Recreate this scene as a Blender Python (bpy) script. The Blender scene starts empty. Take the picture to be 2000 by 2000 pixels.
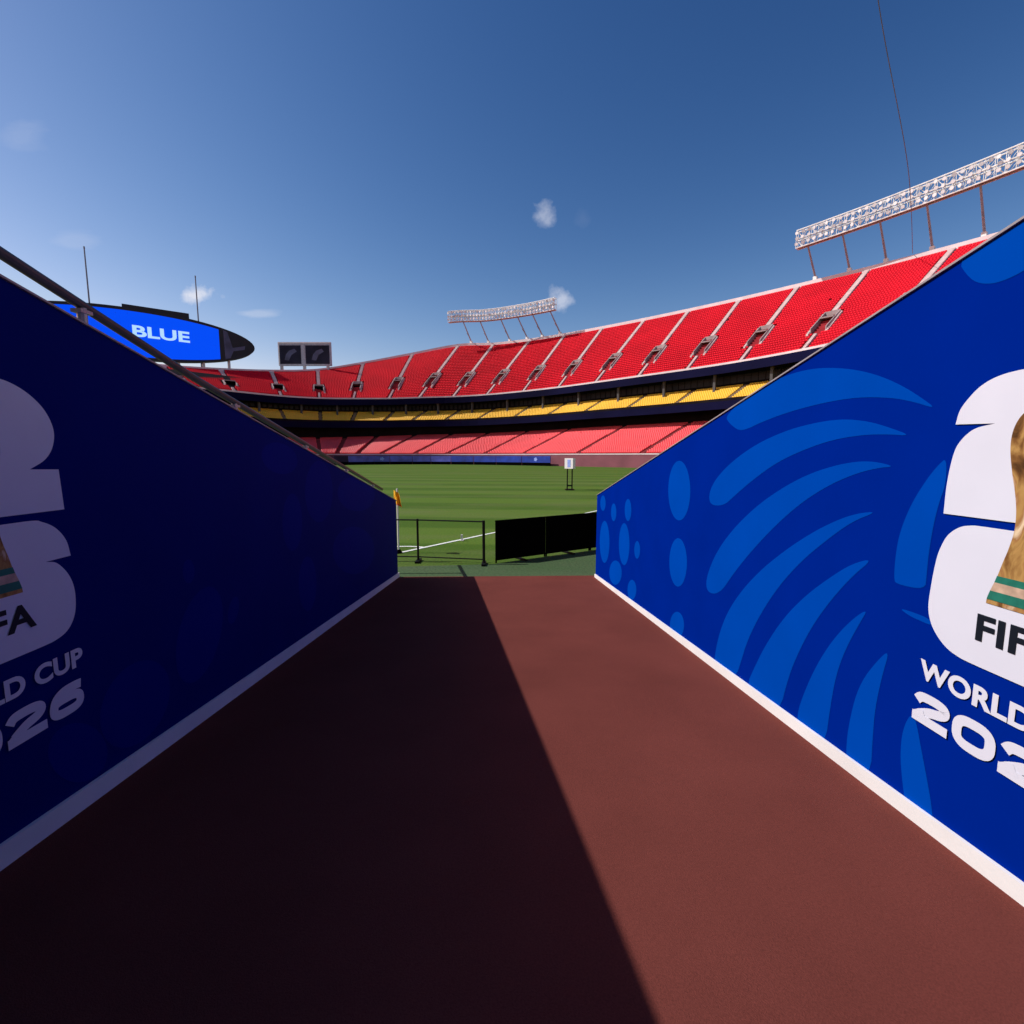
import bpy, math, random
import numpy as np
from mathutils import Vector, Matrix
random.seed(7); rng = np.random.default_rng(7)
scene = bpy.context.scene
COL = scene.collection

# ------------------------------------------------------------------ camera, world, sun, exposure
cam_d = bpy.data.cameras.new("camera"); cam = bpy.data.objects.new("camera", cam_d); COL.objects.link(cam)
CZ = 2.73
cam.location = (0, 0, CZ)
cam.rotation_euler = (math.radians(90 - 6.605), 0, 0)
cam_d.sensor_width = 36; cam_d.lens = 36 * 950 / 2000
cam_d.clip_start = 0.05; cam_d.clip_end = 6000
scene.camera = cam

A = Vector((-0.02749, 0.99962, 0)); A.normalize()      # tunnel axis, towards the pitch
NR = Vector((A.y, -A.x, 0))                            # to the right of it
SUN_EL = 45.7
to_sun = -NR * math.cos(math.radians(SUN_EL)) + Vector((0, 0, math.sin(math.radians(SUN_EL))))
sd = bpy.data.lights.new("sun", 'SUN'); sd.energy = 4.3; sd.angle = math.radians(0.5); sd.color = (1.0, 0.965, 0.92)
so = bpy.data.objects.new("sun", sd); COL.objects.link(so)
so.rotation_euler = to_sun.to_track_quat('Z', 'Y').to_euler()

world = bpy.data.worlds.new("World"); scene.world = world; world.use_nodes = True
wn = world.node_tree.nodes; wl = world.node_tree.links; wn.clear()
wo = wn.new('ShaderNodeOutputWorld'); bg = wn.new('ShaderNodeBackground'); bg.inputs['Strength'].default_value = 0.1
sky = wn.new('ShaderNodeTexSky'); sky.sky_type = 'NISHITA'; sky.sun_disc = False
sky.sun_elevation = math.radians(SUN_EL); sky.sun_rotation = math.radians(-90)
sky.altitude = 250; sky.air_density = 1.0; sky.dust_density = 0.6; sky.ozone_density = 2.0
def wmath(op, a, b=None, c=None, clamp=False):
    n = wn.new('ShaderNodeMath'); n.operation = op; n.use_clamp = clamp
    for i, v in enumerate((a, b, c)):
        if v is None: continue
        if isinstance(v, (int, float)): n.inputs[i].default_value = v
        else: wl.new(v, n.inputs[i])
    return n.outputs[0]
tc = wn.new('ShaderNodeTexCoord'); sep = wn.new('ShaderNodeSeparateXYZ'); wl.new(tc.outputs['Generated'], sep.inputs[0])
ysafe = wmath('MAXIMUM', sep.outputs['Y'], 0.05)
U_ = wmath('DIVIDE', sep.outputs['X'], ysafe); V_ = wmath('DIVIDE', sep.outputs['Z'], ysafe)
cmb = wn.new('ShaderNodeCombineXYZ'); wl.new(U_, cmb.inputs[0]); wl.new(V_, cmb.inputs[1])
nz = wn.new('ShaderNodeTexNoise'); nz.inputs['Scale'].default_value = 22; nz.inputs['Detail'].default_value = 6; nz.inputs['Roughness'].default_value = 0.6
wl.new(cmb.outputs[0], nz.inputs['Vector'])
mp = wn.new('ShaderNodeMapping'); mp.inputs['Scale'].default_value = (1.0, 3.2, 1); mp.inputs['Rotation'].default_value = (0, 0, 0.5)
wl.new(cmb.outputs[0], mp.inputs[0])
nz2 = wn.new('ShaderNodeTexNoise'); nz2.inputs['Scale'].default_value = 9; nz2.inputs['Detail'].default_value = 5
wl.new(mp.outputs[0], nz2.inputs['Vector'])
# small puffs and wisps of cloud: centre, half sizes, density, noise mix
CLOUDS = [(-0.622, 0.312, 0.040, 0.022, 0.95, nz), (0.062, 0.462, 0.024, 0.026, 0.40, nz), (0.098, 0.304, 0.028, 0.026, 0.60, nz),
          (-0.93, 0.606, 0.06, 0.03, 0.10, nz2), (-0.511, 0.279, 0.05, 0.009, 0.28, nz2), (0.135, 0.457, 0.018, 0.018, 0.03, nz),
          (-0.85, 0.415, 0.06, 0.018, 0.12, nz2)]
total = None
for (cu, cv, ru, rv, dens, nn) in CLOUDS:
    du = wmath('DIVIDE', wmath('SUBTRACT', U_, cu), ru); dv = wmath('DIVIDE', wmath('SUBTRACT', V_, cv), rv)
    r = wmath('SQRT', wmath('ADD', wmath('MULTIPLY', du, du), wmath('MULTIPLY', dv, dv)))
    m = wmath('SUBTRACT', 1.0, wmath('ADD', r, wmath('MULTIPLY', wmath('SUBTRACT', nn.outputs[0], 0.5), 2.4)))
    m = wmath('MULTIPLY', wmath('MULTIPLY', m, 1.3, clamp=True), dens)
    total = m if total is None else wmath('MAXIMUM', total, m)
mix = wn.new('ShaderNodeMix'); mix.data_type = 'RGBA'
# deeper, more saturated clear-sky blue: each channel through a gentle power curve
sc = wn.new('ShaderNodeSeparateColor'); cc = wn.new('ShaderNodeCombineColor'); wl.new(sky.outputs[0], sc.inputs[0])
for ch, (g_, k_) in enumerate(((2.25, 26.0), (1.68, 6.1), (1.32, 3.2))):
    v = wmath('MULTIPLY', wmath('POWER', wmath('MINIMUM', wmath('MULTIPLY', sc.outputs[ch], 0.055), 0.36), g_), k_ / 0.1)
    wl.new(v, cc.inputs[ch])
wl.new(total, mix.inputs[0]); wl.new(cc.outputs[0], mix.inputs[6]); mix.inputs[7].default_value = (7.4, 7.7, 8.8, 1)
wl.new(mix.outputs[2], bg.inputs['Color']); wl.new(bg.outputs[0], wo.inputs[0])

vs = scene.view_settings
vs.view_transform = 'Standard'; vs.look = 'None'; vs.exposure = 0.0; vs.gamma = 1.0; vs.use_curve_mapping = False

# ------------------------------------------------------------------ materials
def mat(name, col, rough=0.6, var=0.0, scale=5.0, spec=0.5, metal=0.0, bump=0.0, bscale=60.0, emit=None, estr=1.0, coat=0.0, stretch=None, speck=0.0):
    m = bpy.data.materials.new(name); m.use_nodes = True
    nt = m.node_tree; b = nt.nodes['Principled BSDF']
    b.inputs['Roughness'].default_value = rough; b.inputs['Metallic'].default_value = metal
    b.inputs['Specular IOR Level'].default_value = spec; b.inputs['Coat Weight'].default_value = coat
    g = nt.nodes.new('ShaderNodeTexCoord')
    src = g.outputs['Object']
    if stretch:
        q = nt.nodes.new('ShaderNodeMapping'); q.inputs['Scale'].default_value = stretch; nt.links.new(src, q.inputs[0]); src = q.outputs[0]
    n = nt.nodes.new('ShaderNodeTexNoise'); n.inputs['Scale'].default_value = scale; n.inputs['Detail'].default_value = 6
    nt.links.new(src, n.inputs['Vector'])
    r = nt.nodes.new('ShaderNodeValToRGB')
    r.color_ramp.elements[0].position = 0.3; r.color_ramp.elements[1].position = 0.7
    lo = [max(0, c * (1 - var)) for c in col]; hi = [min(1, c * (1 + var)) for c in col]
    r.color_ramp.elements[0].color = (*lo, 1); r.color_ramp.elements[1].color = (*hi, 1)
    nt.links.new(n.outputs[0], r.inputs[0]); nt.links.new(r.outputs[0], b.inputs['Base Color'])
    if speck:
        n4 = nt.nodes.new('ShaderNodeTexNoise'); n4.inputs['Scale'].default_value = 140; n4.inputs['Detail'].default_value = 3; nt.links.new(g.outputs['Object'], n4.inputs[0])
        n5 = nt.nodes.new('ShaderNodeTexNoise'); n5.inputs['Scale'].default_value = 0.45; n5.inputs['Detail'].default_value = 9; n5.inputs['Roughness'].default_value = 0.7; nt.links.new(g.outputs['Object'], n5.inputs[0])
        prev = r.outputs[0]
        for q, a_ in ((n4, speck), (n5, speck * .6)):
            mr = nt.nodes.new('ShaderNodeMapRange'); mr.inputs[1].default_value = .35; mr.inputs[2].default_value = .65; mr.inputs[3].default_value = 1 - a_; mr.inputs[4].default_value = 1 + a_
            nt.links.new(q.outputs[0], mr.inputs[0]); mm = nt.nodes.new('ShaderNodeVectorMath'); mm.operation = 'SCALE'
            nt.links.new(prev, mm.inputs[0]); nt.links.new(mr.outputs[0], mm.inputs['Scale']); prev = mm.outputs[0]
        nt.links.new(prev, b.inputs['Base Color'])
    if bump:
        n2 = nt.nodes.new('ShaderNodeTexNoise'); n2.inputs['Scale'].default_value = bscale; n2.inputs['Detail'].default_value = 4
        nt.links.new(g.outputs['Object'], n2.inputs['Vector'])
        bp = nt.nodes.new('ShaderNodeBump'); bp.inputs['Strength'].default_value = bump; bp.inputs['Distance'].default_value = 0.01
        nt.links.new(n2.outputs[0], bp.inputs['Height']); nt.links.new(bp.outputs[0], b.inputs['Normal'])
    if emit:
        b.inputs['Emission Color'].default_value = (*emit, 1); b.inputs['Emission Strength'].default_value = estr
    return m
M = dict(
    floor=mat('red_rubber_floor', (0.155, 0.042, 0.033), 1.0, 0.08, 1.3, 0.04, speck=0.11, bump=0.5, bscale=220),
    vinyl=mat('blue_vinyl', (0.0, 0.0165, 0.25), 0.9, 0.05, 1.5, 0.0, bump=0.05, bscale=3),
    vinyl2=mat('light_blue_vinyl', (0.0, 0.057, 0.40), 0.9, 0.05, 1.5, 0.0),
    vinyl_l=mat('shaded_blue_vinyl', (0.0002, 0.008, 0.16), 0.7, 0.05, 1.5, 0.03, bump=0.05, bscale=3),  # left wall: darker copy of the blue vinyl, shade put into the colour
    vinyl2_l=mat('shaded_light_blue_vinyl', (0.0002, 0.009, 0.205), 0.7, 0.05, 1.5, 0.03),  # left wall swirls: light blue darkened in the colour to stand for shade
    print_white=mat('white_print', (0.72, 0.73, 0.83), 0.6, 0.02, 4, 0.2),
    print_black=mat('black_print', (0.008, 0.012, 0.02), 0.5, 0, 4, 0.2),
    gold=mat('printed_gold', (0.36, 0.22, 0.12), 0.5, 0.75, 16, 0.1),
    green_p=mat('printed_green', (0.02, 0.17, 0.12), 0.5, 0.2, 20, 0.2),
    tan_p=mat('printed_tan', (0.52, 0.36, 0.26), 0.5, 0.3, 20, 0.2),
    kerb=mat('white_paint', (0.82, 0.81, 0.80), 0.6, 0.05, 3, 0.3, bump=0.1, bscale=40),
    cap=mat('cap_metal', (0.33, 0.30, 0.31), 0.45, 0.15, 6, 0.5),
    rail=mat('dark_rail', (0.045, 0.040, 0.044), 0.4, 0.2, 8, 0.5),
    steel=mat('galvanised', (0.42, 0.42, 0.44), 0.4, 0.2, 3, 0.5, metal=0.3),
    post=mat('post_steel', (0.36, 0.38, 0.44), 0.5, 0.2, 2, 0.5),
    truss=mat('truss_paint', (0.80, 0.80, 0.78), 0.5, 0.12, 1, 0.4),
    lampb=mat('lamp_housing', (0.55, 0.55, 0.53), 0.45, 0.35, 1, 0.5),
    lampg=mat('lamp_glass', (0.80, 0.83, 0.86), 0.15, 0.1, 1, 0.8),
    concrete=mat('concrete', (0.40, 0.37, 0.355), 0.85, 0.15, 0.6, 0.3, bump=0.2, bscale=6),
    terrace=mat('terrace_concrete', (0.34, 0.03, 0.04), 0.9, 0.2, 0.6, 0.1),
    aisle=mat('aisle_concrete', (0.62, 0.50, 0.49), 0.8, 0.15, 0.8, 0.3),
    aisle_low=mat('maroon_step', (0.22, 0.03, 0.035), 0.8, 0.15, 0.8, 0.3),  # lower aisles, darker than the upper ones
    aisle_club=mat('club_step', (0.20, 0.14, 0.08), 0.8, 0.15, 0.8, 0.3),  # club aisles, dark brown against the pale upper ones
    parapet=mat('parapet_paint', (0.74, 0.64, 0.65), 0.7, 0.1, 0.4, 0.3),
    red=mat('red_seat', (0.69, 0.008, 0.025), 0.6, 0.10, 0.12, 0.12),
    red2=mat('sheen_red_seat', (0.80, 0.075, 0.085), 0.42, 0.08, 0.12, 0.45),  # paler copy of the seat red, sun sheen put into the colour
    yellow=mat('yellow_seat', (0.85, 0.50, 0.035), 0.5, 0.08, 0.12, 0.4),
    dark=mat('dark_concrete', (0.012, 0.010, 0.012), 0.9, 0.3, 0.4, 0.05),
    ribbon=mat('ribbon_panel', (0.005, 0.005, 0.028), 0.8, 0.3, 0.1, 0.05),
    glass=mat('suite_glass', (0.01, 0.012, 0.018), 0.5, 0.3, 0.3, 0.25),
    colm=mat('column_paint', (0.09, 0.085, 0.085), 0.8, 0.2, 0.3, 0.2),
    vomc=mat('portal_concrete', (0.34, 0.27, 0.265), 0.85, 0.2, 0.6, 0.2),
    black=mat('black_mesh', (0.0015, 0.0015, 0.0015), 0.9, 0.2, 4, 0.02),
    fence=mat('black_fence', (0.005, 0.006, 0.005), 0.6, 0.2, 4, 0.15),
    maroon=mat('maroon_pad', (0.20, 0.065, 0.085), 0.7, 0.15, 0.3, 0.3),
    adA=mat('violet_blue_board', (0.09, 0.11, 0.48), 0.45, 0.35, 0.5, 0.4),
    adB=mat('deep_blue_board', (0.015, 0.045, 0.30), 0.45, 0.35, 0.5, 0.4),
    adlogo=mat('pale_board_print', (0.25, 0.35, 0.75), 0.5, 0.3, 3, 0.3),
    screen=mat('lit_blue_screen', (0.0, 0.02, 0.2), 0.6, 0.1, 1, 0.1, emit=(0.0, 0.075, 0.95), estr=0.93),
    screen_t=mat('lit_white_letters', (0.2, 0.3, 0.4), 0.6, 0.1, 1, 0.1, emit=(0.45, 0.72, 1.0), estr=0.9),
    casing=mat('scoreboard_casing', (0.010, 0.012, 0.02), 0.6, 0.2, 0.3, 0.4),
    panelg=mat('grey_panel', (0.075, 0.085, 0.16), 0.6, 0.4, 0.25, 0.4),
    navyp=mat('dark_display', (0.012, 0.014, 0.035), 0.6, 0.5, 0.2, 0.2),
    flag=mat('yellow_flag', (0.80, 0.42, 0.02), 0.8, 0.1, 8, 0.2),
    orange=mat('orange_flag_edge', (0.75, 0.12, 0.03), 0.8, 0.1, 8, 0.2),
    white=mat('white_plastic', (0.80, 0.80, 0.80), 0.5, 0.03, 4, 0.4),
    line=mat('line_paint', (0.72, 0.76, 0.70), 0.9, 0.15, 9, 0.1),
    mast=mat('mast_grey', (0.16, 0.18, 0.24), 0.5, 0.1, 1, 0.4),
)
# pitch: mown bands, patchy
def gold_print():
    m = bpy.data.materials.new('printed_gold_photo'); m.use_nodes = True; nt = m.node_tree; N = nt.nodes; L = nt.links; b = N['Principled BSDF']
    b.inputs['Roughness'].default_value = .6; b.inputs['Specular IOR Level'].default_value = .1
    g = N.new('ShaderNodeTexCoord'); mp = N.new('ShaderNodeMapping'); mp.inputs['Scale'].default_value = (1, 1, .35); mp.inputs['Rotation'].default_value = (.35, 0, 0); L.new(g.outputs['Object'], mp.inputs[0])
    n = N.new('ShaderNodeTexNoise'); n.inputs['Scale'].default_value = 13; n.inputs['Detail'].default_value = 7; n.inputs['Distortion'].default_value = .8; L.new(mp.outputs[0], n.inputs[0])
    c = N.new('ShaderNodeValToRGB'); e = c.color_ramp.elements; e[0].position = .32; e[0].color = (.045, .02, .008, 1); e[1].position = .70; e[1].color = (.80, .62, .40, 1)
    for p, col in ((.43, (.22, .10, .03)), (.53, (.48, .28, .09)), (.60, (.36, .17, .06))):
        q = e.new(p); q.color = (*col, 1)
    L.new(n.outputs[0], c.inputs[0]); L.new(c.outputs[0], b.inputs['Base Color']); return m
M['gold'] = gold_print()
def grass(name, c1, c2, c3, band, ang):
    m = bpy.data.materials.new(name); m.use_nodes = True; nt = m.node_tree; N = nt.nodes; L = nt.links; b = N['Principled BSDF']
    b.inputs['Roughness'].default_value = 0.9; b.inputs['Specular IOR Level'].default_value = 0.15
    g = N.new('ShaderNodeTexCoord'); mp = N.new('ShaderNodeMapping'); mp.inputs['Rotation'].default_value = (0, 0, math.radians(ang)); L.new(g.outputs['Object'], mp.inputs[0])
    wv = N.new('ShaderNodeTexWave'); wv.wave_profile = 'SIN'; wv.bands_direction = 'Y'; wv.inputs['Scale'].default_value = 0.314 / band; wv.inputs['Distortion'].default_value = 0.3; wv.inputs['Detail Scale'].default_value = 0.3
    L.new(mp.outputs[0], wv.inputs[0])
    cr = N.new('ShaderNodeValToRGB'); cr.color_ramp.elements[0].position = 0.42; cr.color_ramp.elements[1].position = 0.58
    cr.color_ramp.elements[0].color = (*c1, 1); cr.color_ramp.elements[1].color = (*c2, 1); L.new(wv.outputs[0], cr.inputs[0])
    n1 = N.new('ShaderNodeTexNoise'); n1.inputs['Scale'].default_value = 0.22; n1.inputs['Detail'].default_value = 9; n1.inputs['Roughness'].default_value = 0.68
    mp2 = N.new('ShaderNodeMapping'); mp2.inputs['Scale'].default_value = (0.35, 1.3, 1); L.new(g.outputs['Object'], mp2.inputs[0]); L.new(mp2.outputs[0], n1.inputs[0])
    r2 = N.new('ShaderNodeValToRGB'); r2.color_ramp.elements[0].position = 0.46; r2.color_ramp.elements[1].position = 0.72
    r2.color_ramp.elements[0].color = (0, 0, 0, 1); r2.color_ramp.elements[1].color = (0.75, 0.75, 0.75, 1); L.new(n1.outputs[0], r2.inputs[0])
    mx = N.new('ShaderNodeMix'); mx.data_type = 'RGBA'; L.new(r2.outputs[0], mx.inputs[0]); L.new(cr.outputs[0], mx.inputs[6]); mx.inputs[7].default_value = (*c3, 1)
    n3 = N.new('ShaderNodeTexNoise'); n3.inputs['Scale'].default_value = 14; n3.inputs['Detail'].default_value = 5; L.new(g.outputs['Object'], n3.inputs[0])
    m2 = N.new('ShaderNodeMix'); m2.data_type = 'RGBA'; m2.blend_type = 'OVERLAY'; m2.inputs[0].default_value = 0.5; L.new(mx.outputs[2], m2.inputs[6]); L.new(n3.outputs[0], m2.inputs[7])
    L.new(m2.outputs[2], b.inputs['Base Color'])
    bp = N.new('ShaderNodeBump'); bp.inputs['Strength'].default_value = 0.6; bp.inputs['Distance'].default_value = 0.03; L.new(n3.outputs[0], bp.inputs['Height']); L.new(bp.outputs[0], b.inputs['Normal'])
    return m
M['pitch'] = grass('pitch_grass', (0.052, 0.112, 0.007), (0.080, 0.148, 0.014), (0.120, 0.150, 0.045), 6.5, 6)
M['apron'] = grass('apron_turf', (0.052, 0.098, 0.038), (0.058, 0.106, 0.042), (0.085, 0.100, 0.060), 3.0, 8)
M['ground'] = grass('outer_ground', (0.09, 0.10, 0.05), (0.10, 0.11, 0.055), (0.12, 0.11, 0.08), 40, 0)

# ------------------------------------------------------------------ helpers
class MB:
    def __init__(s): s.v = []; s.f = []; s.m = []; s.mats = []
    def mi(s, m):
        if m not in s.mats: s.mats.append(m)
        return s.mats.index(m)
    def face(s, pts, m):
        i = len(s.v); s.v += [tuple(p) for p in pts]; s.f.append(list(range(i, i + len(pts)))); s.m.append(s.mi(m)); return s
    def hexa(s, p, m):      # 8 corners: bottom 0-3, top 4-7
        i = len(s.v); s.v += [tuple(q) for q in p]; k = s.mi(m)
        for q in ((0, 3, 2, 1), (4, 5, 6, 7), (0, 1, 5, 4), (1, 2, 6, 5), (2, 3, 7, 6), (3, 0, 4, 7)):
            s.f.append([i + j for j in q]); s.m.append(k)
        return s
    def box(s, c, ax, ay, az, m):   # centre and half-extent vectors
        c = Vector(c); ax = Vector(ax); ay = Vector(ay); az = Vector(az)
        return s.hexa([c-ax-ay-az, c+ax-ay-az, c+ax+ay-az, c-ax+ay-az, c-ax-ay+az, c+ax-ay+az, c+ax+ay+az, c-ax+ay+az], m)
    def tube(s, a, b, r, m, n=8, r2=None):
        a = Vector(a); b = Vector(b); d = (b - a).normalized(); r2 = r if r2 is None else r2
        x = d.orthogonal().normalized(); y = d.cross(x); i = len(s.v); k = s.mi(m)
        for j in range(n):
            t = 2 * math.pi * j / n; o = x * math.cos(t) + y * math.sin(t)
            s.v.append(tuple(a + o * r)); s.v.append(tuple(b + o * r2))
        for j in range(n):
            q = (j + 1) % n; s.f.append([i+2*j, i+2*q, i+2*q+1, i+2*j+1]); s.m.append(k)
        s.f.append([i + 2*j for j in range(n)][::-1]); s.m.append(k); s.f.append([i + 2*j + 1 for j in range(n)]); s.m.append(k)
        return s
    def strip(s, a, b, m):          # quads between two polylines
        i = len(s.v); k = s.mi(m); n = len(a)
        s.v += [tuple(p) for p in a] + [tuple(p) for p in b]
        for j in range(n - 1): s.f.append([i+j, i+j+1, i+n+j+1, i+n+j]); s.m.append(k)
        return s
    def sweep(s, curves, m):        # closed profile swept along: list of polylines
        for j in range(len(curves)): s.strip(curves[j], curves[(j + 1) % len(curves)], m)
        return s
    def mesh(s, name):
        me = bpy.data.meshes.new(name); me.from_pydata(s.v, [], s.f)
        for m in s.mats: me.materials.append(m)
        me.polygons.foreach_set('material_index', s.m); me.update(); return me
    def build(s, name, parent=None, **kw): return link(name, s.mesh(name), parent, **kw)
def link(name, me, parent=None, label=None, cat=None, group=None, kind=None):
    o = bpy.data.objects.new(name, me); COL.objects.link(o)
    if parent is not None:
        o.parent = parent
        if me is not None: o.matrix_parent_inverse = parent_inv(parent)
    return tag(o, label, cat, group, kind)
def parent_inv(p):
    m = Matrix.LocRotScale(p.location, p.rotation_euler, p.scale)
    if p.parent: return m.inverted() @ p.matrix_parent_inverse.inverted() @ parent_inv(p.parent)
    return m.inverted()
def tag(o, label=None, cat=None, group=None, kind=None):
    if label: o['label'] = label
    if cat: o['category'] = cat
    if group: o['group'] = group
    if kind: o['kind'] = kind
    return o
def thing(name, label, cat, loc=(0, 0, 0), group=None):
    o = bpy.data.objects.new(name, None); COL.objects.link(o); o.location = loc; o.empty_display_size = 0.3
    return tag(o, label, cat, group)
V = Vector
def catmull(P, sub, closed=False):
    P = [np.array(p, float) for p in P]; n = len(P); out = []
    for i in range(n if closed else n - 1):
        if closed: a, b, c, d = P[i-1], P[i], P[(i+1) % n], P[(i+2) % n]
        else: a, b, c, d = P[max(i-1, 0)], P[i], P[i+1], P[min(i+2, n-1)]
        for j in range(sub):
            t = j / sub
            out.append(0.5*((2*b)+(-a+c)*t+(2*a-5*b+4*c-d)*t*t+(-a+3*b-3*c+d)*t**3))
    if not closed: out.append(P[-1])
    return out
def chaikin(P, it=2):
    for _ in range(it):
        Q = []
        for i in range(len(P)):
            a = np.array(P[i]); b = np.array(P[(i+1) % len(P)]); Q += [a*.75+b*.25, a*.25+b*.75]
        P = Q
    return P

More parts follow.
